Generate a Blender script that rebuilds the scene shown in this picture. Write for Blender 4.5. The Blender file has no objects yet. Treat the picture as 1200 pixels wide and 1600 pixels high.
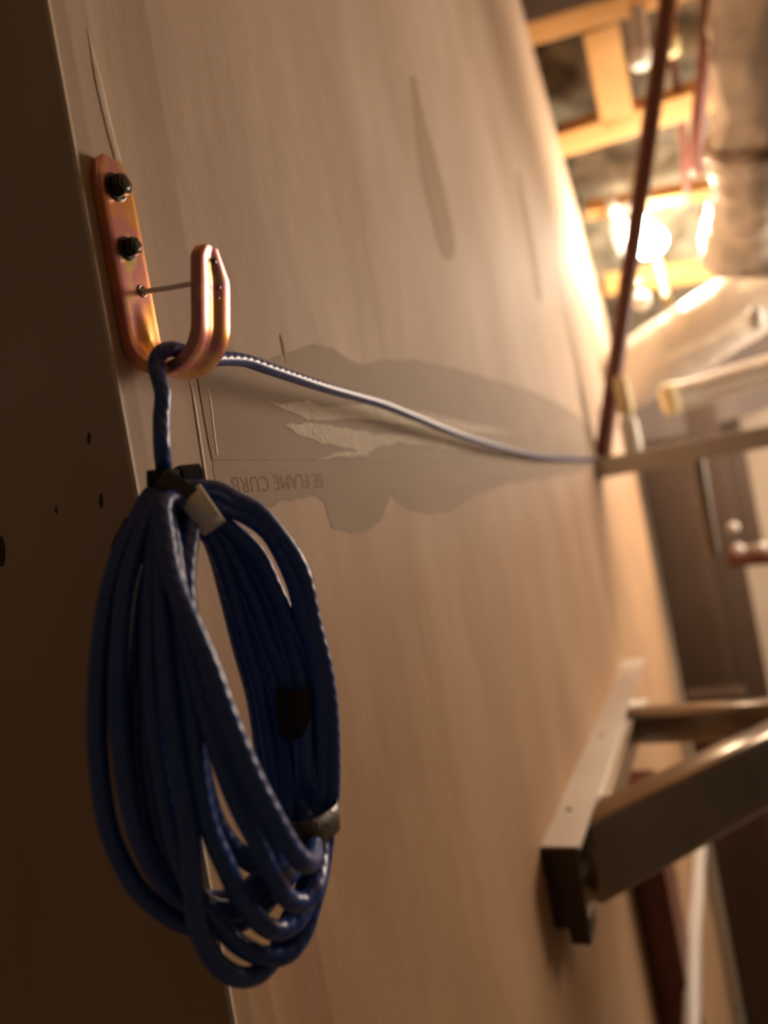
import bpy, bmesh, math, random
from mathutils import Vector, Matrix
from mathutils import noise as mnoise
random.seed(4)
C = bpy.context.scene.collection
SC = bpy.context.scene

# ------------------------------------------------------------------ camera
FPX = 1180.0
CAM = Vector((0.243, 0.0, 1.7))
RX = Vector((0.8985, 0.1708, 0.4044))      # world axes written in camera coordinates
RY = Vector((0.3991, 0.0659, -0.9145))
RX.normalize(); RY = (RY - RX * RX.dot(RY)).normalized(); RZ = RX.cross(RY)
ROT = Matrix((RX, RY, RZ))
cd = bpy.data.cameras.new('camera'); cam = bpy.data.objects.new('camera', cd); C.objects.link(cam)
cam.matrix_world = Matrix.Translation(CAM) @ ROT.to_4x4()
cd.sensor_fit = 'VERTICAL'; cd.sensor_height = 36; cd.sensor_width = 27
cd.lens = FPX / 1600 * 36
cd.clip_start = 0.01; cd.clip_end = 50
cd.dof.use_dof = True; cd.dof.focus_distance = 0.41; cd.dof.aperture_fstop = cd.lens / 1000 / 0.0074
SC.camera = cam

# ------------------------------------------------------------------ world, exposure, large lights
w = bpy.data.worlds.new('world'); SC.world = w; w.use_nodes = True
w.node_tree.nodes['Background'].inputs[0].default_value = (1.0, 0.66, 0.42, 1)
w.node_tree.nodes['Background'].inputs[1].default_value = 0.058
SC.view_settings.view_transform = 'Standard'; SC.view_settings.look = 'None'
SC.view_settings.gamma = 1; SC.view_settings.use_curve_mapping = False
SC.view_settings.exposure = 0.0
SC.cycles.use_denoising = True
SC.cycles.max_bounces = 6; SC.cycles.sample_clamp_indirect = 4

pl = bpy.data.lights.new('fill_light', 'POINT'); pl.energy = 112; pl.color = (1.0, .79, .62); pl.shadow_soft_size = .40  # unseen fill light, added to brighten the wall from the right
po = bpy.data.objects.new('fill_light', pl); C.objects.link(po); po.location = (1.02, 2.36, 1.98)
BULB_POWER = 165.0

# ------------------------------------------------------------------ measuring helpers: a sight line meets a plane
def ray(x, y):
    c = Vector((x - 600, 800 - y, -FPX)) / FPX
    return Vector((RX.dot(c), RY.dot(c), RZ.dot(c)))
def at(x, y, d): return CAM + ray(x, y) * d
def onx(x, y, X=0.0):
    r = ray(x, y); return CAM + r * ((X - CAM.x) / r.x)
def ony(x, y, Y):
    r = ray(x, y); return CAM + r * ((Y - CAM.y) / r.y)
def onz(x, y, Z):
    r = ray(x, y); return CAM + r * ((Z - CAM.z) / r.z)
SLO = Vector((0, 1.97, 2.93)); SLN = Vector((0, .77, .76)).normalized()
SLS = Vector((0, .76, -.77)).normalized()
def onslope(x, y, off=0.0):
    r = ray(x, y); return CAM + r * (((SLO - CAM).dot(SLN) + off) / r.dot(SLN))

# ------------------------------------------------------------------ materials
def mat(name, col, rough=0.6, metal=0.0, col2=None, scale=20, stretch=(1, 1, 1), bump=0.0, bscale=200, detail=4, lo=.35, hi=.65, emit=None, estr=0, trans=0, coat=0):
    m = bpy.data.materials.new(name); m.use_nodes = True
    nt = m.node_tree; b = nt.nodes['Principled BSDF']
    b.inputs['Roughness'].default_value = rough; b.inputs['Metallic'].default_value = metal
    b.inputs['Base Color'].default_value = (*col, 1)
    b.inputs['Coat Weight'].default_value = coat
    b.inputs['Transmission Weight'].default_value = trans
    tc = nt.nodes.new('ShaderNodeTexCoord'); mp = nt.nodes.new('ShaderNodeMapping')
    mp.inputs['Scale'].default_value = stretch; nt.links.new(tc.outputs['Object'], mp.inputs[0])
    if col2:
        n = nt.nodes.new('ShaderNodeTexNoise'); n.inputs['Scale'].default_value = scale; n.inputs['Detail'].default_value = detail
        nt.links.new(mp.outputs[0], n.inputs[0])
        r = nt.nodes.new('ShaderNodeValToRGB'); r.color_ramp.elements[0].color = (*col, 1); r.color_ramp.elements[1].color = (*col2, 1)
        r.color_ramp.elements[0].position = lo; r.color_ramp.elements[1].position = hi
        nt.links.new(n.outputs[0], r.inputs[0]); nt.links.new(r.outputs[0], b.inputs['Base Color'])
    if bump:
        n = nt.nodes.new('ShaderNodeTexNoise'); n.inputs['Scale'].default_value = bscale; n.inputs['Detail'].default_value = 5
        nt.links.new(mp.outputs[0], n.inputs[0])
        bp = nt.nodes.new('ShaderNodeBump'); bp.inputs['Strength'].default_value = bump; bp.inputs['Distance'].default_value = 0.002
        nt.links.new(n.outputs[0], bp.inputs['Height']); nt.links.new(bp.outputs[0], b.inputs['Normal'])
    if emit:
        b.inputs['Emission Color'].default_value = (*emit, 1); b.inputs['Emission Strength'].default_value = estr
    return m

def wall_material():
    m = bpy.data.materials.new('drywall_and_joint_compound'); m.use_nodes = True
    nt = m.node_tree; L = nt.links; N = nt.nodes; b = N['Principled BSDF']
    b.inputs['Roughness'].default_value = .75
    g = N.new('ShaderNodeNewGeometry'); s = N.new('ShaderNodeSeparateXYZ'); L.new(g.outputs['Position'], s.inputs[0])
    nz = N.new('ShaderNodeTexNoise'); nz.inputs['Scale'].default_value = 7; nz.inputs['Detail'].default_value = 4
    mp = N.new('ShaderNodeMapping'); mp.inputs['Scale'].default_value = (1, 1, .45)
    L.new(g.outputs['Position'], mp.inputs[0]); L.new(mp.outputs[0], nz.inputs[0])
    r = N.new('ShaderNodeValToRGB')
    r.color_ramp.elements[0].color = (.50, .38, .27, 1); r.color_ramp.elements[0].position = .32
    r.color_ramp.elements[1].color = (.62, .50, .38, 1); r.color_ramp.elements[1].position = .66
    L.new(nz.outputs[0], r.inputs[0])
    # trowelled bands of compound that run beside the corner bead
    wv = N.new('ShaderNodeMath'); wv.operation = 'MULTIPLY_ADD'; wv.inputs[1].default_value = .02
    L.new(nz.outputs[0], wv.inputs[0]); L.new(s.outputs[1], wv.inputs[2])
    r2 = N.new('ShaderNodeValToRGB'); e = r2.color_ramp.elements
    mr = N.new('ShaderNodeMapRange'); mr.inputs[1].default_value = .283; mr.inputs[2].default_value = .375
    L.new(wv.outputs[0], mr.inputs[0]); L.new(mr.outputs[0], r2.inputs[0])
    e[0].color = (.92, .92, .92, 1); e[0].position = 0
    e[1].color = (1, 1, 1, 1); e[1].position = 1
    for p, v in ((.14, .80), (.17, 1.02), (.30, .93), (.34, 1.12), (.44, .98), (.62, .86), (.83, .80), (.87, 1.0)):
        q = e.new(p); q.color = (v, v, v, 1)
    mx = N.new('ShaderNodeMix'); mx.data_type = 'RGBA'; mx.blend_type = 'MULTIPLY'; mx.inputs[0].default_value = 1
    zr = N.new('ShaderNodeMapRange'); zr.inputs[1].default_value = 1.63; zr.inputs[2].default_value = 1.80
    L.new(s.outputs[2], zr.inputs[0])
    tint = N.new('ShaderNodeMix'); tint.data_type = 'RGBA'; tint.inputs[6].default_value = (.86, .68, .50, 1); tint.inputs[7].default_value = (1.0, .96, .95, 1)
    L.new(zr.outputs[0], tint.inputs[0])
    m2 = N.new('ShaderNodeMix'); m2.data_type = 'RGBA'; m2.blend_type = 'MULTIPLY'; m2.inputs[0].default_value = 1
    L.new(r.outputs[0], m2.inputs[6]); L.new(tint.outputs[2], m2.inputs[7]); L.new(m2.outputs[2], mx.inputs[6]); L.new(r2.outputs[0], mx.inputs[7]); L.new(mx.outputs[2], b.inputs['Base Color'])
    n2 = N.new('ShaderNodeTexNoise'); n2.inputs['Scale'].default_value = 260; n2.inputs['Detail'].default_value = 6
    L.new(g.outputs['Position'], n2.inputs[0])
    n3 = N.new('ShaderNodeTexNoise'); n3.inputs['Scale'].default_value = 11; n3.inputs['Detail'].default_value = 3
    L.new(mp.outputs[0], n3.inputs[0])
    b1 = N.new('ShaderNodeBump'); b1.inputs['Strength'].default_value = .25; b1.inputs['Distance'].default_value = .0006
    L.new(n2.outputs[0], b1.inputs['Height'])
    b2 = N.new('ShaderNodeBump'); b2.inputs['Strength'].default_value = .5; b2.inputs['Distance'].default_value = .006
    L.new(n3.outputs[0], b2.inputs['Height']); L.new(b1.outputs[0], b2.inputs['Normal']); L.new(b2.outputs[0], b.inputs['Normal'])
    return m
M = {}
M['wall'] = wall_material()
M['paper'] = mat('brown_drywall_paper', (.34, .245, .165), .75, col2=(.40, .295, .20), scale=14, stretch=(1, .4, 1), bump=.15, bscale=300)
M['paper_dark'] = mat('darker_drywall_paper', (.33, .23, .145), .75, col2=(.39, .28, .185), scale=16, stretch=(1, .3, 1.4), bump=.15, bscale=300)
M['mud'] = mat('rough_pale_joint_compound', (.74, .63, .49), .85, col2=(.84, .74, .60), scale=60, bump=.8, bscale=420)
M['mudline'] = mat('smooth_pale_joint_compound', (.62, .50, .38), .6, col2=(.68, .57, .44), scale=30, bump=.2)
M['ridge'] = mat('grey_brown_ridge_and_shade', (.40, .285, .18), .8)  # small compound ridges, and the streaks of shade painted on the wall
M['ink'] = mat('faded_brown_ink', (.25, .155, .09), .8)
M['mark'] = mat('dark_fleck', (.05, .035, .02), .8)
M['backwall'] = mat('tan_back_wall', (.62, .47, .33), .8, col2=(.70, .55, .40), scale=3)
M['concrete'] = mat('grey_concrete', (.22, .19, .16), .9, col2=(.3, .26, .22), scale=6)
M['wood'] = mat('orange_tan_lumber', (.62, .33, .11), .6, col2=(.74, .45, .19), scale=9, stretch=(.3, 1, 1))
M['woodd'] = mat('dark_brown_timber', (.048, .026, .014), .6, col2=(.075, .043, .024), scale=8, stretch=(1, 1, .15))
M['insul'] = mat('grey_brown_insulation', (.10, .085, .06), .95, col2=(.34, .29, .21), scale=13, bump=1, bscale=30)
M['maroon'] = mat('maroon_painted_steel', (.12, .030, .018), .4, col2=(.17, .05, .03), scale=5)
M['brownrod'] = mat('red_brown_rod', (.17, .055, .03), .5)
M['copper'] = mat('orange_copper', (.75, .30, .08), .35, .6)
M['pipe'] = mat('grey_plastic_pipe', (.55, .50, .45), .45)
M['dullpipe'] = mat('weathered_grey_pipe', (.22, .18, .14), .5)
M['white'] = mat('white_plastic', (.85, .82, .75), .4)
M['yellow'] = mat('yellow_plastic', (.75, .50, .08), .5)
M['cream'] = mat('cream_plastic', (.85, .70, .36), .45)
M['steel'] = mat('galvanized_steel', (.36, .29, .23), .30, 1.0, col2=(.46, .38, .30), scale=5)
M['steeld'] = mat('dark_steel_end_shade', (.06, .045, .03), .4, .6)  # dark colour carries the shade on the bracket's near end
M['steelp'] = mat('pale_zinc_face', (.74, .68, .60), .45, .35, col2=(.80, .74, .66), scale=12)
M['rubber'] = mat('black_fabric_strap', (.010, .008, .007), .8, bump=.5, bscale=900)
M['rubberw'] = mat('worn_brown_black_strap', (.045, .030, .015), .40, coat=.4, bump=.4, bscale=700)
M['tie'] = mat('pale_tape', (.92, .87, .76), .5, bump=.4, bscale=400, col2=(.86, .79, .66), scale=100)
M['wire'] = mat('milky_plastic', (.95, .92, .86), .5)
M['bolt'] = mat('blackened_steel', (.05, .045, .038), .32, .85)
M['glassbulb'] = mat('glowing_bulb', (1, 1, 1), .5, emit=(1.0, .85, .64), estr=1)
M['dimbulb'] = mat('faintly_glowing_frosted_glass', (.9, .88, .8), .3, emit=(1.0, .88, .68), estr=1.2)

def foil():
    m = mat('crumpled_foil', (.95, .88, .78), .32, .35, bump=1.0, bscale=22)
    return m
M['foil'] = foil()

def zinc():
    m = bpy.data.materials.new('iridescent_yellow_zinc'); m.use_nodes = True
    nt = m.node_tree; L = nt.links; N = nt.nodes; b = N['Principled BSDF']
    b.inputs['Metallic'].default_value = .8; b.inputs['Roughness'].default_value = .30
    g = N.new('ShaderNodeNewGeometry'); n = N.new('ShaderNodeTexNoise'); n.inputs['Scale'].default_value = 42; n.inputs['Detail'].default_value = 2
    L.new(g.outputs['Position'], n.inputs[0])
    r = N.new('ShaderNodeValToRGB'); e = r.color_ramp.elements
    e[0].position = .30; e[0].color = (.86, .52, .10, 1); e[1].position = .78; e[1].color = (.28, .36, .10, 1)
    for p, c in ((.42, (.92, .40, .12, 1)), (.50, (.80, .32, .24, 1)), (.57, (.72, .28, .30, 1)), (.66, (.85, .55, .20, 1))):
        q = e.new(p); q.color = c
    L.new(n.outputs[0], r.inputs[0]); L.new(r.outputs[0], b.inputs['Base Color'])
    b.inputs['Coat Weight'].default_value = .5; b.inputs['Coat Roughness'].default_value = .12
    return m
M['zinc'] = zinc()

def cablemat():
    m = bpy.data.materials.new('blue_ribbed_jacket'); m.use_nodes = True
    nt = m.node_tree; L = nt.links; N = nt.nodes; b = N['Principled BSDF']
    b.inputs['Base Color'].default_value = (.018, .064, .28, 1); b.inputs['Roughness'].default_value = .33
    b.inputs['Specular IOR Level'].default_value = .7
    uv = N.new('ShaderNodeTexCoord'); wv = N.new('ShaderNodeTexWave'); wv.wave_type = 'BANDS'; wv.bands_direction = 'DIAGONAL'
    wv.inputs['Scale'].default_value = 1.0; wv.inputs['Distortion'].default_value = .6; wv.inputs['Detail'].default_value = 1
    mp = N.new('ShaderNodeMapping'); mp.inputs['Scale'].default_value = (95, 2.0, 1)
    L.new(uv.outputs['UV'], mp.inputs[0]); L.new(mp.outputs[0], wv.inputs[0])
    bp = N.new('ShaderNodeBump'); bp.inputs['Strength'].default_value = .35; bp.inputs['Distance'].default_value = .0005
    L.new(wv.outputs[0], bp.inputs['Height']); L.new(bp.outputs[0], b.inputs['Normal'])
    return m
M['cable'] = cablemat()

# ------------------------------------------------------------------ mesh helpers
def link(name, bm, m, parent=None, smooth=False):
    me = bpy.data.meshes.new(name); bmesh.ops.recalc_face_normals(bm, faces=bm.faces[:]); bm.to_mesh(me); bm.free()
    if m: me.materials.append(m)
    if smooth:
        for p in me.polygons: p.use_smooth = True
    o = bpy.data.objects.new(name, me); C.objects.link(o)
    if parent:
        o.parent = parent; o.matrix_parent_inverse = Matrix.Translation(-parent.location)
    return o
def tag(o, label=None, cat=None, group=None, kind=None):
    if label: o['label'] = label
    if cat: o['category'] = cat
    if group: o['group'] = group
    if kind: o['kind'] = kind
    return o
def thing(name, loc, label, cat, group=None, kind=None):
    o = bpy.data.objects.new(name, None); o.empty_display_size = .02; C.objects.link(o); o.location = loc
    return tag(o, label, cat, group, kind)
def box(bm, lo, hi, bev=0):
    lo = Vector(lo); hi = Vector(hi)
    r = bmesh.ops.create_cube(bm, size=1, matrix=Matrix.Translation((lo + hi) / 2) @ Matrix.Diagonal((*(hi - lo), 1)))
    if bev:
        es = list({e for v in r['verts'] for e in v.link_edges})
        bmesh.ops.bevel(bm, geom=es, offset=bev, segments=2, affect='EDGES', profile=.7)
def beam(bm, a, b, wdir, wid, thk, bev=0.003):
    """a rectangular bar from a to b: wid across wdir, thk across the third direction"""
    a = Vector(a); b = Vector(b); d = (b - a); ln = d.length; d.normalize()
    wv = Vector(wdir); wv = (wv - d * wv.dot(d)).normalized(); t = d.cross(wv)
    mtx = Matrix((wv * wid, t * thk, d * ln)).transposed().to_4x4(); mtx.translation = (a + b) / 2
    r = bmesh.ops.create_cube(bm, size=1, matrix=mtx)
    if bev:
        es = list({e for v in r['verts'] for e in v.link_edges})
        bmesh.ops.bevel(bm, geom=es, offset=bev, segments=2, affect='EDGES', profile=.7)
def catmull(P, n=10, closed=False):
    P = [Vector(p) for p in P]; out = []
    N = len(P); rng = range(N if closed else N - 1)
    for i in rng:
        if closed: p0, p1, p2, p3 = P[(i - 1) % N], P[i], P[(i + 1) % N], P[(i + 2) % N]
        else: p0, p1, p2, p3 = P[max(i - 1, 0)], P[i], P[i + 1], P[min(i + 2, N - 1)]
        for k in range(n):
            t = k / n
            out.append(.5 * ((2 * p1) + (p2 - p0) * t + (2 * p0 - 5 * p1 + 4 * p2 - p3) * t * t + (3 * p1 - 3 * p2 + p3 - p0) * t ** 3))
    if not closed: out.append(P[-1])
    return out
def tube(bm, pts, rad, seg=12, closed=False, uv=None):
    """sweep a circle along pts; rad is a number or a function of the fraction along"""
    n = len(pts); rings = []; up = None; ulen = 0; us = []
    for i, p in enumerate(pts):
        if closed: d = pts[(i + 1) % n] - pts[i - 1]
        else: d = pts[min(i + 1, n - 1)] - pts[max(i - 1, 0)]
        d.normalize()
        if up is None:
            up = Vector((1, .3, .2)); up = up if abs(up.normalized().dot(d)) < .9 else Vector((0, 1, .2))
        up = (up - d * up.dot(d)).normalized(); sd = d.cross(up)
        r = rad(i / (n - 1)) if callable(rad) else rad
        rings.append([bm.verts.new(p + (up * math.cos(a) + sd * math.sin(a)) * r) for a in [2 * math.pi * k / seg for k in range(seg)]])
        if i: ulen += (pts[i] - pts[i - 1]).length
        us.append(ulen)
    lay = bm.loops.layers.uv.verify() if uv else None
    for i in range(n if closed else n - 1):
        a, b = rings[i], rings[(i + 1) % n]
        for k in range(seg):
            k2 = (k + 1) % seg
            f = bm.faces.new((a[k], a[k2], b[k2], b[k]))
            if lay:
                u0 = us[i]; u1 = us[i + 1] if i + 1 < n else us[i] + .002
                for lp, (u, v) in zip(f.loops, ((u0, k / seg), (u0, (k + 1) / seg), (u1, (k + 1) / seg), (u1, k / seg))): lp[lay].uv = (u, v)
    if not closed:
        bm.faces.new(rings[0][::-1]); bm.faces.new(rings[-1])
def lathe(bm, a, b, prof, seg=20):
    """prof: (fraction along a-b, radius)"""
    a = Vector(a); b = Vector(b); d = (b - a); dn = d.normalized()
    u = dn.orthogonal().normalized(); v = dn.cross(u); rings = []
    for t, r in prof:
        c = a + d * t
        rings.append([bm.verts.new(c + (u * math.cos(x) + v * math.sin(x)) * max(r, 1e-5)) for x in [2 * math.pi * k / seg for k in range(seg)]])
    for i in range(len(rings) - 1):
        for k in range(seg): bm.faces.new((rings[i][k], rings[i][(k + 1) % seg], rings[i + 1][(k + 1) % seg], rings[i + 1][k]))
    bm.faces.new(rings[0][::-1]); bm.faces.new(rings[-1])
def extrude_poly(bm, pts, vec):
    vs = [bm.verts.new(p) for p in pts]; f = bm.faces.new(vs)
    r = bmesh.ops.extrude_face_region(bm, geom=[f])
    bmesh.ops.translate(bm, verts=[g for g in r['geom'] if isinstance(g, bmesh.types.BMVert)], vec=vec)

# ------------------------------------------------------------------ the setting
YC = .2735        # where the wall turns its corner
YE = 2.64         # where it ends
bm = bmesh.new()
def slz(y): return SLO.z + (SLO.y - y) * 1.013
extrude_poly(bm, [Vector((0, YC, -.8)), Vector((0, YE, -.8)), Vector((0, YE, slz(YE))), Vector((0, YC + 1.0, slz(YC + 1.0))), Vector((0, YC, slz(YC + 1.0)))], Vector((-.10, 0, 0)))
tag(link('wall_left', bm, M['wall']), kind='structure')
bm = bmesh.new(); box(bm, (-1.4, YC, -.8), (-.10, YC + .1, 3.64))
tag(link('wall_front', bm, M['wall']), kind='structure')
bm = bmesh.new(); box(bm, (-1.4, 3.7, -.8), (2.6, 3.8, 3.64))
tag(link('wall_back', bm, M['backwall']), kind='structure')
bm = bmesh.new(); box(bm, (-1.4, -1.2, -.9), (2.6, 3.8, -.8))
tag(link('floor', bm, M['concrete']), kind='structure')
bm = bmesh.new(); box(bm, (-1.4, -1.2, 3.64), (2.6, 3.8, 3.74))
tag(link('ceiling', bm, M['wood']), kind='structure')
# corner bead: a thin rounded metal nose with a flange
bm = bmesh.new()
tube(bm, [Vector((0.0002, YC + .0010, z)) for z in (-.8, 1, 1.7, 2.4, 3.6)], .0013, 10)
box(bm, (-.0002, YC + .0008, -.8), (.0005, YC + .0034, 3.62))
tag(link('trim_1', bm, M['mudline'], smooth=False), kind='structure')

# finishing left on the drywall: thin skins of paper and compound, plus painted streaks of shade
def skin(name, pix, m, thk, jit=.0006, sub=5, base=0.0):
    P = [onx(x, y) for x, y in pix]; out = []
    for i, p in enumerate(P):
        q = P[(i + 1) % len(P)]
        for k in range(sub):
            v = p.lerp(q, k / sub)
            s = jit * (1 + .8 * (v.y - .3))
            nz = mnoise.noise_vector(Vector((v.y * 120, v.z * 120, len(pix)))) * 1.5 + mnoise.noise_vector(Vector((v.y * 500, v.z * 500, 1)))
            out.append(Vector((base + .0001, v.y + s * nz.x, v.z + s * nz.y)))
    bm = bmesh.new(); vs = [bm.verts.new(v) for v in out]; f = bm.faces.new(vs)
    r = bmesh.ops.extrude_face_region(bm, geom=[f]); ex = [g for g in r['geom'] if isinstance(g, bmesh.types.BMVert)]
    bmesh.ops.translate(bm, verts=ex, vec=Vector((thk, 0, 0)))
    bmesh.ops.triangulate(bm, faces=[f for f in bm.faces if len(f.verts) > 4])
    return tag(link(name, bm, m), kind='structure')
skin('trim_2', [(302, 556), (350, 541), (368, 549), (420, 561), (436, 555), (462, 548), (490, 537), (520, 544), (545, 562), (565, 569), (600, 562), (650, 563), (700, 573), (760, 590), (820, 606),
                (870, 628), (905, 650), (925, 672), (925, 700), (900, 716), (690, 718), (330, 719)], M['paper'], .0003)
skin('trim_3', [(330, 719.5), (690, 718.5), (900, 717), (925, 705), (915, 735), (850, 748), (790, 757), (740, 776), (720, 790), (700, 800), (665, 803), (640, 797), (622, 786), (611, 772), (604, 790), (596, 812), (578, 828), (548, 833),
                (520, 826), (512, 806), (507, 786), (494, 775), (470, 780), (440, 783), (428, 792), (380, 788), (340, 770)], M['paper_dark'], .0002, base=-.0001)
skin('trim_4', [(417, 629), (450, 631), (480, 625), (500, 636), (530, 634), (580, 633), (640, 640), (740, 664), (800, 676), (740, 677), (660, 668), (600, 660), (540, 653), (510, 658), (480, 655), (450, 643)], M['mud'], .0003, jit=.0009, base=.0003)
skin('trim_5', [(443, 664), (470, 662), (500, 663), (540, 670), (590, 678), (640, 681), (690, 690), (740, 704), (690, 703), (650, 695), (620, 692), (596, 697), (577, 705), (572, 714), (540, 713), (490, 717), (520, 709), (560, 705), (545, 701), (500, 691), (465, 680)], M['mud'], .0003, jit=.0009, base=.0003)
def ridge(name, pix, wid, h, m):
    P = catmull([onx(x, y) for x, y in pix], 8); bm = bmesh.new(); n = len(P); rows = []
    for i, p in enumerate(P):
        t = i / (n - 1); s = (math.sin(math.pi * min(1, t * 1.15) ** 2.2) ** .38 if t < .99 else 0) if False else min(1, t * 2.5) * math.sqrt(max(0, 1 - max(0, (t - .9) / .1) ** 2))
        rows.append([bm.verts.new((.0001 + h * s * math.cos(a), p.y + wid * s * math.sin(a), p.z)) for a in [(-90 + 22.5 * k) * math.pi / 180 for k in range(9)]])
    for i in range(n - 1):
        for k in range(8): bm.faces.new((rows[i][k], rows[i][k + 1], rows[i + 1][k + 1], rows[i + 1][k]))
    return tag(link(name, bm, m, smooth=True), kind='structure')
skin('trim_9', [(640, 120), (649, 118), (665, 190), (684, 255), (700, 320), (711, 376), (710, 398), (701, 408), (690, 400), (679, 360), (664, 300), (650, 215)], M['ridge'], .0001, jit=.0006)  # streak of shade on the wall, put into a darker skin
skin('trim_10', [(806, 270), (811, 268), (826, 330), (842, 410), (848, 462), (843, 478), (836, 462), (822, 380), (812, 320)], M['ridge'], .0001, jit=.0008)  # second, narrower streak, its shade painted the same way
ridge('trim_6', [(320, 590), (327, 620), (333, 670), (339, 716)], .0012, .0006, M['mudline'])
ridge('trim_7', [(292, 585), (300, 610), (308, 660), (317, 718), (325, 770)], .0012, .0005, M['mudline'])
ridge('trim_8', [(136, 40), (150, 110), (168, 190), (187, 262)], .0028, .0005, M['mudline'])
ridge('trim_11', [(437, 520), (441, 535), (447, 568)], .0022, .0005, M['ridge'])
ridge('trim_12', [(449, 590), (451, 605), (453, 625)], .0009, .0003, M['ridge'])
# faded printing, upside down on the paper
fc = bpy.data.curves.new('tmp', 'FONT'); fc.body = 'SE FLAME CURB'; fc.size = .016; fc.extrude = .00005; fc.align_x = 'CENTER'; fc.align_y = 'CENTER'; fc.space_character = 1.12
to = bpy.data.objects.new('tmp', fc); C.objects.link(to); bpy.context.view_layer.update()
me = bpy.data.meshes.new_from_object(to.evaluated_get(bpy.context.evaluated_depsgraph_get())); bpy.data.objects.remove(to)
xs = [v.co.x for v in me.vertices]; wtx = max(xs) - min(xs)
pa, pb = onx(362, 756), onx(504, 750)
ctr = (pa + pb) / 2; sc = abs(pb.y - pa.y) / wtx
for v in me.vertices:
    x, y, z = v.co; v.co = (z + .00025, ctr.y - x * sc, ctr.z - y * sc * .98)
me.materials.append(M['ink'])
to = bpy.data.objects.new('trim_13', me); C.objects.link(to); tag(to, kind='structure')
# dark flecks on the shaded side of the corner
for i, (x, y, r) in enumerate(((139, 685, .0018), (158, 783, .0022), (88, 797, .0012), (2, 862, .005), (3, 843, .0012))):
    p = ony(x, y, YC); bm = bmesh.new()
    bmesh.ops.create_uvsphere(bm, u_segments=12, v_segments=8, radius=1, matrix=Matrix.Translation(p) @ Matrix.Rotation(.2, 4, 'Y') @ Matrix.Diagonal((r * .6, .0006, r * 1.6, 1)))
    tag(link('trim_%d' % (14 + i), bm, M['mark'], smooth=True), kind='structure')

# ------------------------------------------------------------------ sloping roof frame with insulation
bm = bmesh.new()
for k in range(0, 1):
    a = SLO + SLS * -1.0 + SLN * .16; b = SLO + SLS * 1.35 + SLN * .16
    mx_ = Vector((1, 0, 0))
    nu, nv = 60, 70; rows = []
    for i in range(nv + 1):
        row = []
        for j in range(nu + 1):
            p = a.lerp(b, i / nv) + mx_ * (-1.1 + 2.6 * j / nu)
            h = mnoise.noise(p * 7) * .035 + mnoise.noise(p * 19) * .015
            row.append(bm.verts.new(p - SLN * (h - .02)))
        rows.append(row)
    for i in range(nv):
        for j in range(nu): bm.faces.new((rows[i][j], rows[i][j + 1], rows[i + 1][j + 1], rows[i + 1][j]))
r = bmesh.ops.extrude_face_region(bm, geom=bm.faces[:])
bmesh.ops.translate(bm, verts=[g for g in r['geom'] if isinstance(g, bmesh.types.BMVert)], vec=SLN * .08)
tag(link('insulation_batt', bm, M['insul'], smooth=True), 'lumpy grey brown insulation behind the orange rafters', 'insulation', kind='stuff')

def slope_beam(label, p0, p1, wid, depth, m='wood', name='roof_joist', group=None, ext0=0, ext1=0):
    a = onslope(*p0); b = onslope(*p1); d = (b - a).normalized(); a -= d * ext0; b += d * ext1
    bm = bmesh.new(); beam(bm, a + SLN * depth / 2, b + SLN * depth / 2, SLN, depth, wid, .004)
    bmesh.ops.translate(bm, verts=bm.verts[:], vec=-(a + b) / 2)
    o = link(name, bm, M[m]); o.location = (a + b) / 2
    return tag(o, label, 'wooden beam', group)
slope_beam('topmost orange wooden cross beam above the wall edge', (812, 58), (1050, -14), .060, .085, ext1=.5)
slope_beam('orange wooden cross beam running behind the thin brown rod, below the short upright block', (872, 230), (1112, 156), .066, .085, ext1=.5)
slope_beam('short orange wooden block joining the two upper cross beams', (938, 45), (967, 196), .088, .07, name='blocking_board')
slope_beam('dark red brown board added as the shaded front of the topmost orange cross beam', (800, 26), (1050, -50), .075, .10, m='woodd', ext1=.5)  # added board: its dark colour paints the beam's unlit front face
slope_beam('small dim orange cross beam beside the purple area left of the bulb', (917, 338), (1130, 300), .03, .08, ext1=.4)
slope_beam('lowest orange cross beam just above the diagonal foil duct', (945, 455), (1120, 430), .04, .08, ext1=.4)

# ------------------------------------------------------------------ bare bulb lamp
def bulb_shape(bm, c, ax, R):
    c = Vector(c); ax = Vector(ax).normalized()
    pr = [(0, .36), (.18, .40), (.34, .58), (.52, .86), (.68, 1.0), (.82, .93), (.93, .66), (.985, .3), (1, .02)]
    lathe(bm, c - ax * R * 1.5, c + ax * R * 1.1, [(t, r * R) for t, r in pr], 24)
LP = at(1012, 372, 2.18)
lamp = thing('bare_bulb_lamp', LP, 'brightly glowing bare bulb in a porcelain socket hanging below the sloping rafters', 'lamp')
bm = bmesh.new(); bulb_shape(bm, LP, (.12, -.1, -1), .048)
b_ = link('bulb', bm, M['glassbulb'], lamp, True)
M['glassbulb'].node_tree.nodes['Principled BSDF'].inputs['Emission Strength'].default_value = BULB_POWER
bm = bmesh.new(); sp = LP + Vector((-.008, .006, .062)); lathe(bm, sp, sp + Vector((-.006, .005, .05)), [(0, .020), (.3, .026), (.7, .030), (1, .045)])
link('socket', bm, M['white'], lamp, True)
bm = bmesh.new(); tube(bm, catmull([sp + Vector((-.006, .005, .05)), sp + Vector((-.008, .03, .09)), sp + Vector((0, .06, .14))], 6), .006, 8)
link('cord', bm, M['yellow'], lamp, True)
p = at(975, 372, 2.25)
t = thing('utility_light', p, 'dimmer pale lamp globe just left of the glowing bulb', 'lamp')
bm = bmesh.new(); lathe(bm, p + Vector((-.008, 0, .06)), p + Vector((.006, 0, -.055)), [(0, .012), (.12, .026), (.5, .029), (.88, .026), (1, .012)]); link('globe', bm, M['dimbulb'], t, True)
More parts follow.
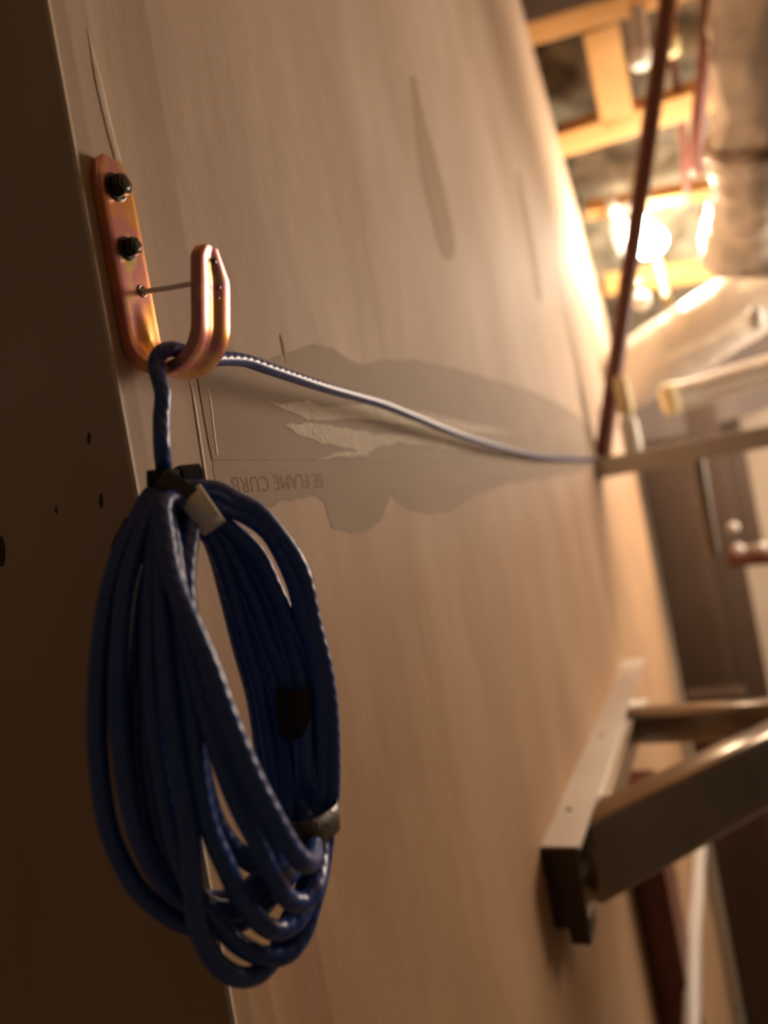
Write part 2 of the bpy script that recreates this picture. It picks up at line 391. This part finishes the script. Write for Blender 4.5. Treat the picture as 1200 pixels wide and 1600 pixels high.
bm = bmesh.new(); lathe(bm, p + Vector((-.01, .0, .059)), p + Vector((-.02, .02, .14)), [(0, .018), (1, .02)]); link('socket', bm, M['white'], t, True)
p = at(1003, 470, 2.2)
t = thing('white_knob', p, 'small white round knob hanging below the bulb, above the foil duct', 'knob')
bm = bmesh.new(); lathe(bm, p + Vector((0, 0, .028)), p + Vector((0, 0, -.028)), [(0, .006), (.15, .018), (.5, .027), (.85, .018), (1, .006)]); link('ball', bm, M['white'], t, True)
bm = bmesh.new(); tube(bm, [p + Vector((0, 0, .026)), p + Vector((-.004, .02, .075)), p + Vector((-.012, .10, .14))], .003, 6); link('pull_cord', bm, M['white'], t, True)
bm = bmesh.new(); tube(bm, catmull([at(1026, 405, 2.25), at(1033, 430, 2.22), at(1038, 450, 2.1), at(1042, 470, 1.95)], 6), .011, 8)
tag(link('yellow_strap', bm, M['yellow'], None, True), 'yellow strap hanging from the bulb down to the diagonal duct', 'strap')

# ------------------------------------------------------------------ pipes under the rafters
def rod(name, label, cat, pts, r, m, fit=None):
    P = [Vector(q) for q in pts]; c = P[-1].copy()
    t = thing(name, c, label, cat); bm = bmesh.new(); tube(bm, catmull(P, 6), r, 14); link('pipe', bm, M[m], t, True)
    if fit:
        for (a, b, rr, mm) in fit:
            bm = bmesh.new(); lathe(bm, a, b, [(0, rr * .9), (.1, rr), (.9, rr), (1, rr * .8)]); link('fitting', bm, M[mm], t, True)
    return t
rod('plastic_pipe', 'pale grey pipe end with a white cap between the block and the brown rod', 'pipe', [at(985, -60, 1.9), at(997, 30, 1.9), at(1001, 85, 1.9)], .020, 'pipe', [(at(1001, 78, 1.9), at(1002, 105, 1.9), .024, 'white')])
rod('copper_pipe', 'orange pipe at the top edge with a pale knob on its lower end', 'pipe', [at(1044, -60, 1.85), at(1046, 10, 1.85), at(1048, 62, 1.85)], .013, 'copper', [(at(1049, 62, 1.85), at(1050, 86, 1.85), .019, 'cream'), (at(1046, -8, 1.85), at(1047, 20, 1.85), .019, 'copper')])
rod('dark_conduit', 'dark brown conduit left of the upright foil duct', 'pipe', [at(1112, -60, 1.85), at(1106, 60, 1.85), at(1092, 180, 1.95), at(1087, 270, 2.05)], .020, 'maroon')
rod('dark_conduit', 'thin dark red pipe just right of the brown rod, under the orange pipe', 'pipe', [at(1050, 90, 2.0), at(1060, 150, 2.05), at(1068, 215, 2.1), at(1076, 330, 2.2)], .010, 'maroon')

# ------------------------------------------------------------------ foil ducts
def duct(name, label, pts, r, wr=.022, seg=40, n=16, bands=()):
    P = catmull(pts, n); t = thing(name, Vector(pts[0]), label, 'duct'); bm = bmesh.new(); tube(bm, P, r, seg)
    bm.normal_update(); nv = [(v, v.normal.copy()) for v in bm.verts]
    for v, nn in nv:
        q = v.co
        v.co = q + nn * (wr * (mnoise.noise(q * 9) * .8 + abs(mnoise.noise(q * 26)) * .7))
    link('sleeve', bm, M['foil'], t, True)
    for f in bands:
        i = int(f * (len(P) - 1)); d = (P[min(i + 1, len(P) - 1)] - P[i - 1]).normalized()
        bm = bmesh.new(); tube(bm, [P[i] - d * .012, P[i] - d * .008, P[i] + d * .008, P[i] + d * .012], r * 1.04 + wr * .5, 32); link('clamp_band', bm, M['steel'], t, True)
    return t
duct('foil_duct', 'large crumpled foil duct standing upright along the right edge', [at(1215, -140, 1.5), at(1205, 0, 1.55), at(1196, 160, 1.62), at(1186, 300, 1.72), at(1175, 405, 1.82)], .108, bands=(.62,))
duct('foil_duct', 'thick foil duct running diagonally below the glowing bulb', [at(1290, 400, 1.9), at(1180, 462, 2.0), at(1080, 528, 2.1), at(995, 578, 2.2), at(955, 600, 2.3)], .096, wr=.008)
t = duct('small_foil_duct', 'slim foil duct with a round end below the thick diagonal duct', [at(1042, 624, 1.9), at(1120, 602, 1.88), at(1200, 578, 1.85), at(1290, 545, 1.8)], .036, wr=.004)
bm = bmesh.new(); e0 = at(1042, 624, 1.9); e1 = at(1120, 602, 1.88); d = (e1 - e0).normalized()
lathe(bm, e0 - d * .012, e0 + d * .02, [(0, .030), (.2, .040), (1, .040)]); link('end_cap', bm, M['cream'], t, True)
t = thing('duct_hanger', at(1165, 500, 1.75), 'small pale round fitting on the duct elbow at the right edge', 'fitting')
bm = bmesh.new(); lathe(bm, at(1178, 480, 1.78), at(1182, 515, 1.78), [(0, .01), (.3, .019), (.7, .019), (1, .01)]); link('cap', bm, M['white'], t, True)
# dark timber behind the ducts
bm = bmesh.new(); beam(bm, at(965, 655, 2.75), at(1260, 560, 2.75), (0, 0, 1), .26, .08)
tag(link('header_beam', bm, M['woodd']), 'dark brown header beam behind the slim foil duct', 'wooden beam')

# ------------------------------------------------------------------ rack on the wall: ledge bar and brown rod
a = ony(946, 719, 1.80); a.x = .002; b = ony(1085, 694, 1.80); d = (b - a).normalized()
z0 = 1.745
bm = bmesh.new(); box(bm, (.001, 1.76, z0 - .045), (.70, 1.86, z0), .003)
tag(link('ledge_bar', bm, M['steelp']), 'tan ledge bar reaching out from the wall at the foot of the brown rod', 'shelf')
bm = bmesh.new(); q0 = onx(941, 716, .010); q1 = ony(1045, -5, q0.y); q2 = q0 + (q1 - q0) * 1.25
tube(bm, catmull([q0, q0.lerp(q1, .5), q1, q2], 8), .020, 14)
tag(link('brown_rod', bm, M['brownrod'], None, True), 'long thin red brown rod slanting up in front of the bulb', 'rod')
bt = ony(990, 706, 1.785); zb = z0
t = thing('spray_tube', Vector((bt.x, 1.79, zb)), 'small white bottle with a cream yellow cap standing on the ledge', 'bottle')
bm = bmesh.new(); lathe(bm, (bt.x, 1.79, zb), (bt.x, 1.79, zb + .085), [(0, .018), (.04, .020), (.8, .020), (.93, .016), (1, .011)]); link('body', bm, M['white'], t, True)
bm = bmesh.new(); lathe(bm, (bt.x, 1.79, zb + .085), (bt.x, 1.79, zb + .175), [(0, .012), (.1, .018), (.8, .016), (1, .010)]); link('cap', bm, M['cream'], t, True)

# ------------------------------------------------------------------ posts beyond the wall end
def post(label, x0, y0, x1, y1, Y, wid, thk, m='woodd', name='wooden_post', cat='post'):
    a = ony(x0, y0, Y); b = ony(x1, y1, Y); xx = (a.x + b.x) / 2
    za = a.z; zb = b.z
    bm = bmesh.new(); box(bm, (xx - wid / 2, Y, zb), (xx + wid / 2, Y + thk, za), .004)
    bmesh.ops.translate(bm, verts=bm.verts[:], vec=Vector((-xx, -Y, -zb)))
    o = link(name, bm, M[m]); o.location = (xx, Y, zb); return tag(o, label, cat)
def floorpost(label, px, py, Y, wid, thk, top, m='woodd', name='wooden_post', cat='post'):
    x = ony(px, py, Y).x; bm = bmesh.new(); box(bm, (-wid / 2, 0, 0), (wid / 2, thk, top + .8), .005)
    o = link(name, bm, M[m]); o.location = (x, Y, -.8); return tag(o, label, cat)
floorpost('wide dark brown post right beside the far end of the wall', 1072, 900, 2.80, .165, .12, 1.80)
floorpost('narrower near-black post to the right of the wide dark brown post', 1138, 900, 2.93, .125, .09, 1.95)
bq0 = ony(1140, 650, 3.09); bq1 = ony(1172, 852, 3.09)
bm = bmesh.new(); box(bm, (bq1.x - .045, 3.09, bq1.z), (bq1.x + .045, 3.17, bq0.z), .004)
tag(link('hanging_board', bm, M['woodd']), 'short dark board ending just above the maroon pipe near the right edge', 'board')
floorpost('dark brown timber post at the bottom right corner', 1186, 1450, 2.5, .17, .09, .98)
bm = bmesh.new(); lathe(bm, at(1140, 872, 2.3), at(1290, 862, 2.25), [(0, .028), (1, .028)]); tag(link('maroon_pipe', bm, M['maroon'], None, True), 'maroon horizontal pipe at the right edge in front of the dark posts', 'pipe')
t = thing('pipe_clip', at(1150, 845, 2.2), 'pair of pale round pipe fittings on top of the maroon pipe', 'fitting')
for (x, y, r) in ((1146, 824, .016), (1154, 858, .017), (1192, 855, .016)):
    bm = bmesh.new(); bmesh.ops.create_uvsphere(bm, u_segments=16, v_segments=10, radius=r, matrix=Matrix.Translation(at(x, y, 2.24))); link('boss', bm, M['pipe'], t, True)
bm = bmesh.new(); tube(bm, catmull([at(1090, 712, 1.725), at(1099, 770, 1.72), at(1107, 820, 1.72), at(1115, 866, 1.72)], 6), .014, 12)
tag(link('pipe_stub', bm, M['dullpipe'], None, True), 'short grey pipe stub hanging below the ledge bar in front of the dark posts', 'pipe')
# lower right: maroon post and pale pipe under the bracket
X0 = .012
def wallrod(pix, X, r, name, label, cat, m, flat=None):
    P = [onx(x, y, X) for x, y in pix]
    bm = bmesh.new()
    if flat: beam(bm, P[0], P[-1], (0, 1, 0), flat[0], flat[1])
    else: tube(bm, catmull(P, 6), r, 14)
    return tag(link(name, bm, M[m], None, not flat), label, cat)
wallrod([(996, 1226), (1078, 1640)], .030, 0, 'maroon_post', 'dark maroon post standing under the steel bracket', 'post', 'maroon', (.12, .05))
wallrod([(1093, 1310), (1088, 1400), (1082, 1480), (1080, 1660)], .06, .015, 'pale_pipe', 'pale pinkish tan pipe right of the maroon post, under the bracket', 'pipe', 'pipe')

# ------------------------------------------------------------------ steel bracket
BZ = 1.3165
br = thing('steel_bracket', (0, .80, BZ - .09), 'triangular galvanized steel bracket bolted low on the wall, two arms reaching right', 'bracket')
bm = bmesh.new(); T = .0035; y0, y1 = .80, 1.63; W = .043; H = .088
box(bm, (.0004, y0, BZ - H), (T, y1, BZ)); box(bm, (T, y0, BZ - T), (W, y1, BZ)); box(bm, (T, y0, BZ - H), (W * .8, y1, BZ - H + T))
box(bm, (W - T, y0 + .12, BZ - .018), (W, y1 - .30, BZ - T)); 
link('wall_channel', bm, M['steelp'], br)
bm = bmesh.new(); box(bm, (0, y0 - .003, BZ - H - .001), (W * .9, y0, BZ - .002), .001); link('end_cap', bm, M['steeld'], br)['label'] = 'channel end with its shade painted dark'  # added plate, coloured dark for the shade on the channel end
for (x, y) in ((889, 1265), (940, 1150)):
    p = onz(x, y, BZ); bm = bmesh.new(); lathe(bm, p - Vector((0, 0, .002)), p + Vector((0, 0, .0015)), [(0, .0045), (.6, .0045), (1, .002)]); link('rivet', bm, M['bolt'], br, True)
def arm(a, b, rw, h, name='arm', m='steel'):
    a = Vector(a); b = Vector(b); d = (b - a).normalized(); s = Vector((-d.y, d.x, 0)); prof = []
    for k in range(28):
        an = 2 * math.pi * k / 28; cx = math.copysign(abs(math.cos(an)) ** .38, math.cos(an)) * rw; cz = math.copysign(abs(math.sin(an)) ** .38, math.sin(an)) * h / 2
        prof.append((cx, cz))
    bm = bmesh.new(); R_ = []
    for p in (a, b): R_.append([bm.verts.new(p + s * x + Vector((0, 0, z))) for x, z in prof])
    for k in range(28): bm.faces.new((R_[0][k], R_[0][(k + 1) % 28], R_[1][(k + 1) % 28], R_[1][k]))
    bm.faces.new(R_[0][::-1]); bm.faces.new(R_[1]); return link(name, bm, M[m], br, True)
arm((.028, .875, BZ - .050), (.40, 1.37, BZ - .050), .024, .098)
arm((.030, 1.285, BZ - .028), (.42, 1.285, BZ - .028), .020, .056)
bm = bmesh.new(); box(bm, (W, .95, BZ - .05), (W + .012, 1.26, BZ - .008), .002); link('inner_strip', bm, M['steel'], br)
bm = bmesh.new(); box(bm, (.012, y0 + .006, BZ - .112), (.034, y0 + .05, BZ - H + .001), .003); link('foot_tab', bm, M['steeld'], br)

# ------------------------------------------------------------------ cable hook
Y0, Y1 = .2825, .3045; HT = .0062
hk = thing('cable_hook', (0, (Y0 + Y1) / 2, 1.784), 'iridescent copper coloured J-shaped metal hook screwed to the wall near its corner', 'hook')
cx, cz, ri = .0240, 1.8075, .0178; ro = ri + HT
# mid-line of the strip with outward normals (pointing away from the inside of the hook)
path = []
for i in range(15): z = 1.896 - (1.896 - cz) * i / 14; path.append((Vector((HT / 2, 0, z)), Vector((-1, 0, 0)), 'plate', i / 14))
rm = (ri + ro) / 2; cxx = HT / 2 + rm
for i in range(1, 25):
    a = math.pi + (math.pi - math.radians(12)) * i / 24
    path.append((Vector((cxx + rm * math.cos(a), 0, cz + rm * math.sin(a))), Vector((math.cos(a), 0, math.sin(a))), 'bend', i / 24))
lp, ln = path[-1][0], path[-1][1]; dr = Vector((-ln.z, 0, ln.x)); al = .034
for i in range(1, 15): path.append((lp + dr * al * i / 14, ln, 'arm', i / 14))
bm = bmesh.new(); NW = 14; rows = []
for (p, n, k, t) in path:
    w0, w1 = Y0, Y1; mid = (Y0 + Y1) / 2
    if k == 'plate': e_ = max(0, (1 - t / .10)); w0 += .005 * e_; w1 -= .005 * e_
    if k == 'arm': w1 -= .009 * max(0, (t - .62) / .38); w0 += .0035 * max(0, (t - .84) / .16) ** 1.5
    rib = {'plate': max(0, (t - .86) / .14), 'bend': 1, 'arm': 1 - max(0, (t - .75) / .25)}[k]
    rib = min(1, rib)
    top = []; bot = []
    for j in range(NW + 1):
        y = w0 + (w1 - w0) * j / NW; u = j / NW
        g = -math.exp(-((u - .5) / .16) ** 2) * .0022 * rib
        ed = .0003 * (1 if j in (0, NW) else 0)
        top.append(bm.verts.new(Vector((p.x, y, p.z)) + n * (HT / 2 - ed + g)))
        bot.append(bm.verts.new(Vector((p.x, y, p.z)) - n * (HT / 2 - ed - g)))
    y_a = Vector((p.x, w0 - .0004, p.z)); y_b = Vector((p.x, w1 + .0004, p.z))
    ring = [bm.verts.new(y_a + n * HT * .36), *top, bm.verts.new(y_b + n * HT * .36), bm.verts.new(y_b - n * HT * .36), *bot[::-1], bm.verts.new(y_a - n * HT * .36)]
    rows.append(ring)
L_ = len(rows[0])
for i in range(len(rows) - 1):
    for k in range(L_): bm.faces.new((rows[i][k], rows[i][(k + 1) % L_], rows[i + 1][(k + 1) % L_], rows[i + 1][k]))
bm.faces.new(rows[0]); bm.faces.new(rows[-1][::-1])
o = link('hook_strip', bm, M['zinc'], hk, True); o.data.set_sharp_from_angle(angle=math.radians(35))
def hexbolt(px, r, h, name='bolt'):
    c = onx(px[0], px[1], HT + .001); c.x = HT; bm = bmesh.new()
    vs = [Vector((0, r * math.cos(a), r * math.sin(a))) for a in [math.pi / 3 * k + .3 for k in range(6)]]
    extrude_poly(bm, [c + v for v in vs], Vector((h, 0, 0)))
    bmesh.ops.bevel(bm, geom=[e for e in bm.edges], offset=r * .12, segments=2, affect='EDGES')
    lathe(bm, c, c + Vector((.0012, 0, 0)), [(0, r * 1.25), (.7, r * 1.25), (1, r * 1.1)], 24)
    lathe(bm, c + Vector((h - .0004, 0, 0)), c + Vector((h + .0006, 0, 0)), [(0, r * .7), (.6, r * .6), (1, r * .4)], 20)
    o = link(name, bm, M['bolt'], hk); return o
hexbolt((183, 292), .0055, .0062); hexbolt((201, 388), .0047, .0062)
c = onx(222, 455, HT); c.x = HT
bm = bmesh.new(); tube(bm, [c + Vector((.0003, .0026 * math.cos(a), .0026 * math.sin(a))) for a in [2 * math.pi * k / 20 for k in range(20)]], .0006, 8, True); o = link('eyelet', bm, M['steel'], hk, True)
bm = bmesh.new(); lathe(bm, c - Vector((.001, 0, 0)), c + Vector((.0002, 0, 0)), [(0, .0024), (1, .0024)]); link('screw_hole', bm, M['mark'], hk)
e1 = Vector((.0455, Y0 + .006, 1.8215))
bm = bmesh.new(); tube(bm, catmull([c + Vector((-.001, 0, 0)), c + Vector((.003, -.0006, -.001)), c.lerp(e1, .5) + Vector((0, 0, -.0004)), e1], 8), .0013, 10)
link('latch_wire', bm, M['wire'], hk, True)['label'] = 'pale thin plastic wire between the plate and the hook tip'
tp = path[-1][0]
for dz, ye, rr in ((-.006, Y0 + .010, .0014), (-.017, Y0 + .0135, .0008), (-.022, Y0 + .0125, .0007)):
    cpt = lp + dr * (al + dz); cc = Vector((cpt.x, ye, cpt.z)) + ln * (HT / 2 - .0004); bm = bmesh.new()
    lathe(bm, cc, cc + ln * .0010, [(0, rr), (.7, rr), (1, rr * .5)], 14); link('rivet', bm, M['bolt' if dz > -.01 else 'steel'], hk, True)

# ------------------------------------------------------------------ blue cable: coil, strand over the hook, run along the wall
CR = .0041
coil = thing('coiled_cable', at(300, 760, .335), 'blue cable wound in a hanging coil, its tail running over the hook', 'cable')
def S(lst): return [at(x, y, d) for x, y, d in lst]
bm = bmesh.new()
def strand(lst, closed=False, r=CR, n=9):
    P = catmull(S(lst), n, closed)
    tube(bm, P, r, 14, closed, uv=True)
TOP = (268, 762, .336)
loops = [
 # left side going down, bottom, right side going up
 [(252,768,.334),(213,815,.326),(180,890,.316),(160,990,.308),(152,1100,.303),(155,1200,.303),(172,1300,.306),(208,1378,.31),(250,1420,.314),(294,1444,.318),(345,1452,.324),(395,1430,.330),(432,1390,.336),(455,1330,.342),(466,1270,.346),(463,1160,.350),(446,1062,.352),(421,1005,.352),(397,940,.350),(366,875,.346),(338,826,.342)],
 [(254,772,.330),(226,826,.320),(200,905,.310),(188,1000,.303),(185,1100,.299),(197,1220,.299),(222,1320,.303),(262,1385,.308),(310,1418,.314),(362,1425,.322),(410,1412,.331),(450,1370,.338),(478,1300,.344),(486,1230,.348),(487,1080,.351),(473,1012,.352),(452,970,.350),(428,918,.348),(403,868,.345),(369,834,.342),(335,812,.339)],
 [(258,772,.336),(236,830,.330),(218,910,.322),(210,1000,.316),(210,1100,.312),(218,1220,.312),(236,1310,.314),(268,1370,.318),(318,1405,.322),(372,1398,.328),(414,1358,.335),(436,1300,.341),(431,1240,.345),(415,1130,.349),(402,1066,.350),(381,998,.349),(362,930,.346),(345,875,.343),(322,832,.340)],
 [(260,772,.328),(244,840,.318),(236,920,.309),(234,1020,.302),(240,1120,.298),(254,1220,.297),(273,1310,.298),(300,1385,.300),(334,1434,.303),(369,1472,.307),(410,1493,.312),(448,1490,.318),(474,1458,.325),(488,1415,.331),(501,1365,.337),(510,1300,.342),(518,1230,.346),(517,1130,.349),(508,1050,.350),(490,975,.349),(478,916,.347),(464,878,.345),(437,838,.343),(403,800,.341),(369,782,.339),(330,764,.338)],
 [(262,775,.324),(256,850,.312),(254,940,.303),(260,1050,.296),(272,1150,.293),(287,1240,.291),(297,1320,.291),(301,1385,.292),(311,1452,.294),(335,1500,.298),(369,1525,.304),(402,1522,.311),(428,1495,.319),(450,1440,.327),(478,1380,.334),(494,1310,.340),(501,1240,.344),(502,1150,.347),(499,1080,.348),(488,1007,.348),(474,968,.347),(461,914,.346),(437,860,.344),(415,828,.342),(380,804,.340),(335,788,.339)],
 [(262,780,.327),(268,860,.314),(276,950,.305),(288,1040,.299),(300,1130,.296),(311,1220,.294),(326,1290,.294),(352,1352,.296),(380,1408,.300),(414,1447,.306),(444,1452,.313),(470,1430,.321),(484,1385,.330),(480,1310,.338),(470,1230,.344),(462,1130,.349),(452,1060,.352),(437,990,.353),(415,930,.352),(390,880,.349),(360,842,.345),(330,816,.341)],
 [(266,780,.333),(272,850,.325),(280,940,.317),(290,1040,.312),(303,1130,.309),(317,1215,.308),(338,1285,.310),(370,1330,.315),(405,1352,.322),(436,1340,.331),(450,1290,.339),(446,1210,.346),(432,1120,.351),(412,1045,.353),(391,968,.352),(370,910,.349),(345,856,.345),(322,824,.341)],
 [(264,785,.320),(270,860,.309),(281,940,.301),(303,1040,.296),(333,1150,.293),(366,1243,.293),(400,1312,.295),(424,1364,.299),(448,1402,.305),(473,1410,.312),(494,1385,.320),(501,1330,.336),(497,1270,.343),(480,1180,.345),(470,1100,.350),(459,1030,.352),(440,960,.352),(412,900,.350),(378,856,.346),(340,812,.341)],
 [(258,782,.314),(260,850,.303),(273,912,.296),(298,972,.291),(329,1045,.287),(358,1125,.285),(394,1212,.285),(429,1280,.287),(456,1327,.291),(478,1348,.297),(489,1338,.310),(487,1305,.330),(478,1260,.343),(474,1180,.340),(474,1100,.347),(466,1040,.350),(446,975,.351),(420,905,.350),(395,860,.347),(355,822,.343),(325,802,.339)],
 [(306,800,.330),(296,850,.318),(290,905,.309),(296,970,.303),(318,1040,.298),(346,1130,.295),(384,1225,.295),(414,1300,.298),(434,1350,.303),(450,1368,.311),(462,1345,.332),(464,1290,.343),(452,1200,.345),(437,1110,.351),(419,1040,.353),(396,975,.352),(376,920,.350),(352,862,.346),(330,815,.341)],
 [(300,775,.336),(286,812,.331),(272,858,.322),(255,930,.313),(238,1020,.309),(226,1130,.307),(236,1240,.308),(258,1330,.311),(300,1395,.315),(350,1420,.321),(400,1400,.330),(430,1345,.338),(425,1260,.345),(412,1180,.349),(398,1090,.351),(376,1010,.350),(356,930,.347),(340,870,.344),(324,828,.340)],
]
for i, l in enumerate(loops):
    strand(l, closed=True)
# tail: out of the coil, up through the hook, along the wall
tail3 = S([(230, 850, .322), (241, 800, .328), (253, 762, .333), (256, 738, .336)]) + [ony(253, 700, .263), ony(252, 655, .267), ony(254, 615, .2710)]
hz = cz - ri + CR + .0006
tail3 += [Vector((.0238, .2752, hz - .0075)), Vector((.0248, .2790, hz - .0014)), Vector((.0262, .2855, hz + .0008)), Vector((.0268, .293, hz + .0004)), Vector((.0258, .302, hz)), Vector((.0248, .312, hz - .0002))]
for (x, y, X) in ((376, 562, .0236), (420, 576, .0230), (500, 603, .0215), (560, 620, .020), (600, 632, .019), (650, 652, .0175), (720, 680, .015), (800, 704, .0115), (860, 715, .009), (930, 718, .0048)):
    tail3.append(onx(x, y, X))
P = catmull(tail3, 9)
tube(bm, P, .0037, 14, False, uv=True)
link('cable', bm, M['cable'], coil, True)

def strap(c, ax, major, minor, wid, name, m, label=None, th=.0009, up=None):
    """flat band wrapped round a bundle: ellipse in the plane across ax"""
    c = Vector(c); ax = Vector(ax).normalized(); u = Vector(up) if up else Vector((1, 0, 0)); u = (u - ax * u.dot(ax)).normalized(); v = ax.cross(u)
    bm = bmesh.new(); n = 40; prev = None; R_ = []
    for k in range(n):
        a = 2 * math.pi * k / n; ca, sa = math.cos(a), math.sin(a)
        e = .72; x = math.copysign(abs(ca) ** e, ca); y = math.copysign(abs(sa) ** e, sa)
        wob = 1 + .03 * math.sin(3 * a)
        q = c + u * x * major * wob + v * y * minor * wob; nn = (u * x / major + v * y / minor).normalized()
        R_.append([bm.verts.new(q - ax * wid / 2), bm.verts.new(q + nn * th - ax * wid * .48), bm.verts.new(q + nn * th * 1.2), bm.verts.new(q + nn * th + ax * wid * .48), bm.verts.new(q + ax * wid / 2), bm.verts.new(q - nn * th)])
    for k in range(n):
        for j in range(6): bm.faces.new((R_[k][j], R_[k][(j + 1) % 6], R_[(k + 1) % n][(j + 1) % 6], R_[(k + 1) % n][j]))
    o = link(name, bm, m, coil, True)
    if label: o['label'] = label
    return o
# black strap across the top, with a folded peak
a = at(252, 744, .320); b = at(306, 780, .326)
bm = bmesh.new(); vw = Vector((0, -1, 0)); beam(bm, a, b, at(250, 700, .33) - at(250, 760, .33), .0080, .0060, .0015)
link('tie_strap', bm, M['rubberw'], coil)['label'] = 'brown black strap stretched across the top of the coil'
bm = bmesh.new(); vs = [at(*q) for q in ((262, 742, .335), (270, 732, .335), (280, 727, .335), (286, 736, .335), (290, 758, .335))]
extrude_poly(bm, vs, Vector((.004, .009, 0))); link('strap_end', bm, M['rubber'], coil)
strap(at(257, 752, .335), at(256, 730, .335) - at(258, 770, .335), .0060, .0062, .010, 'tie_strap', M['rubber'])
# pale tape tie over the right-hand bundle
a = at(318, 796, .334)
strap(at(317, 797, .334), at(345, 779, .335) - at(303, 807, .333), .0090, .0125, .0115, 'tape_tie', M['tie'], 'pale cream tape wrapped round the cable bundle', up=(0, 0, 1))
# strap low on the right, with shiny outer face
strap(at(481, 1284, .335), at(478, 1240, .335) - at(486, 1330, .335), .0108, .0145, .0125, 'tie_strap', M['rubberw'], 'shiny brown black strap low on the coil')
strap(at(462, 1110, .346), at(460, 1080, .346) - at(464, 1140, .346), .0068, .008, .021, 'tie_strap', M['rubber'], 'matte black strap halfway down the coil')
# strap end poking out at the left
bm = bmesh.new(); extrude_poly(bm, [at(*q) for q in ((196, 808, .329), (214, 806, .329), (208, 850, .325), (187, 862, .325), (172, 860, .327), (176, 846, .328))], Vector((.001, .004, 0)))
link('strap_end', bm, M['rubber'], coil)
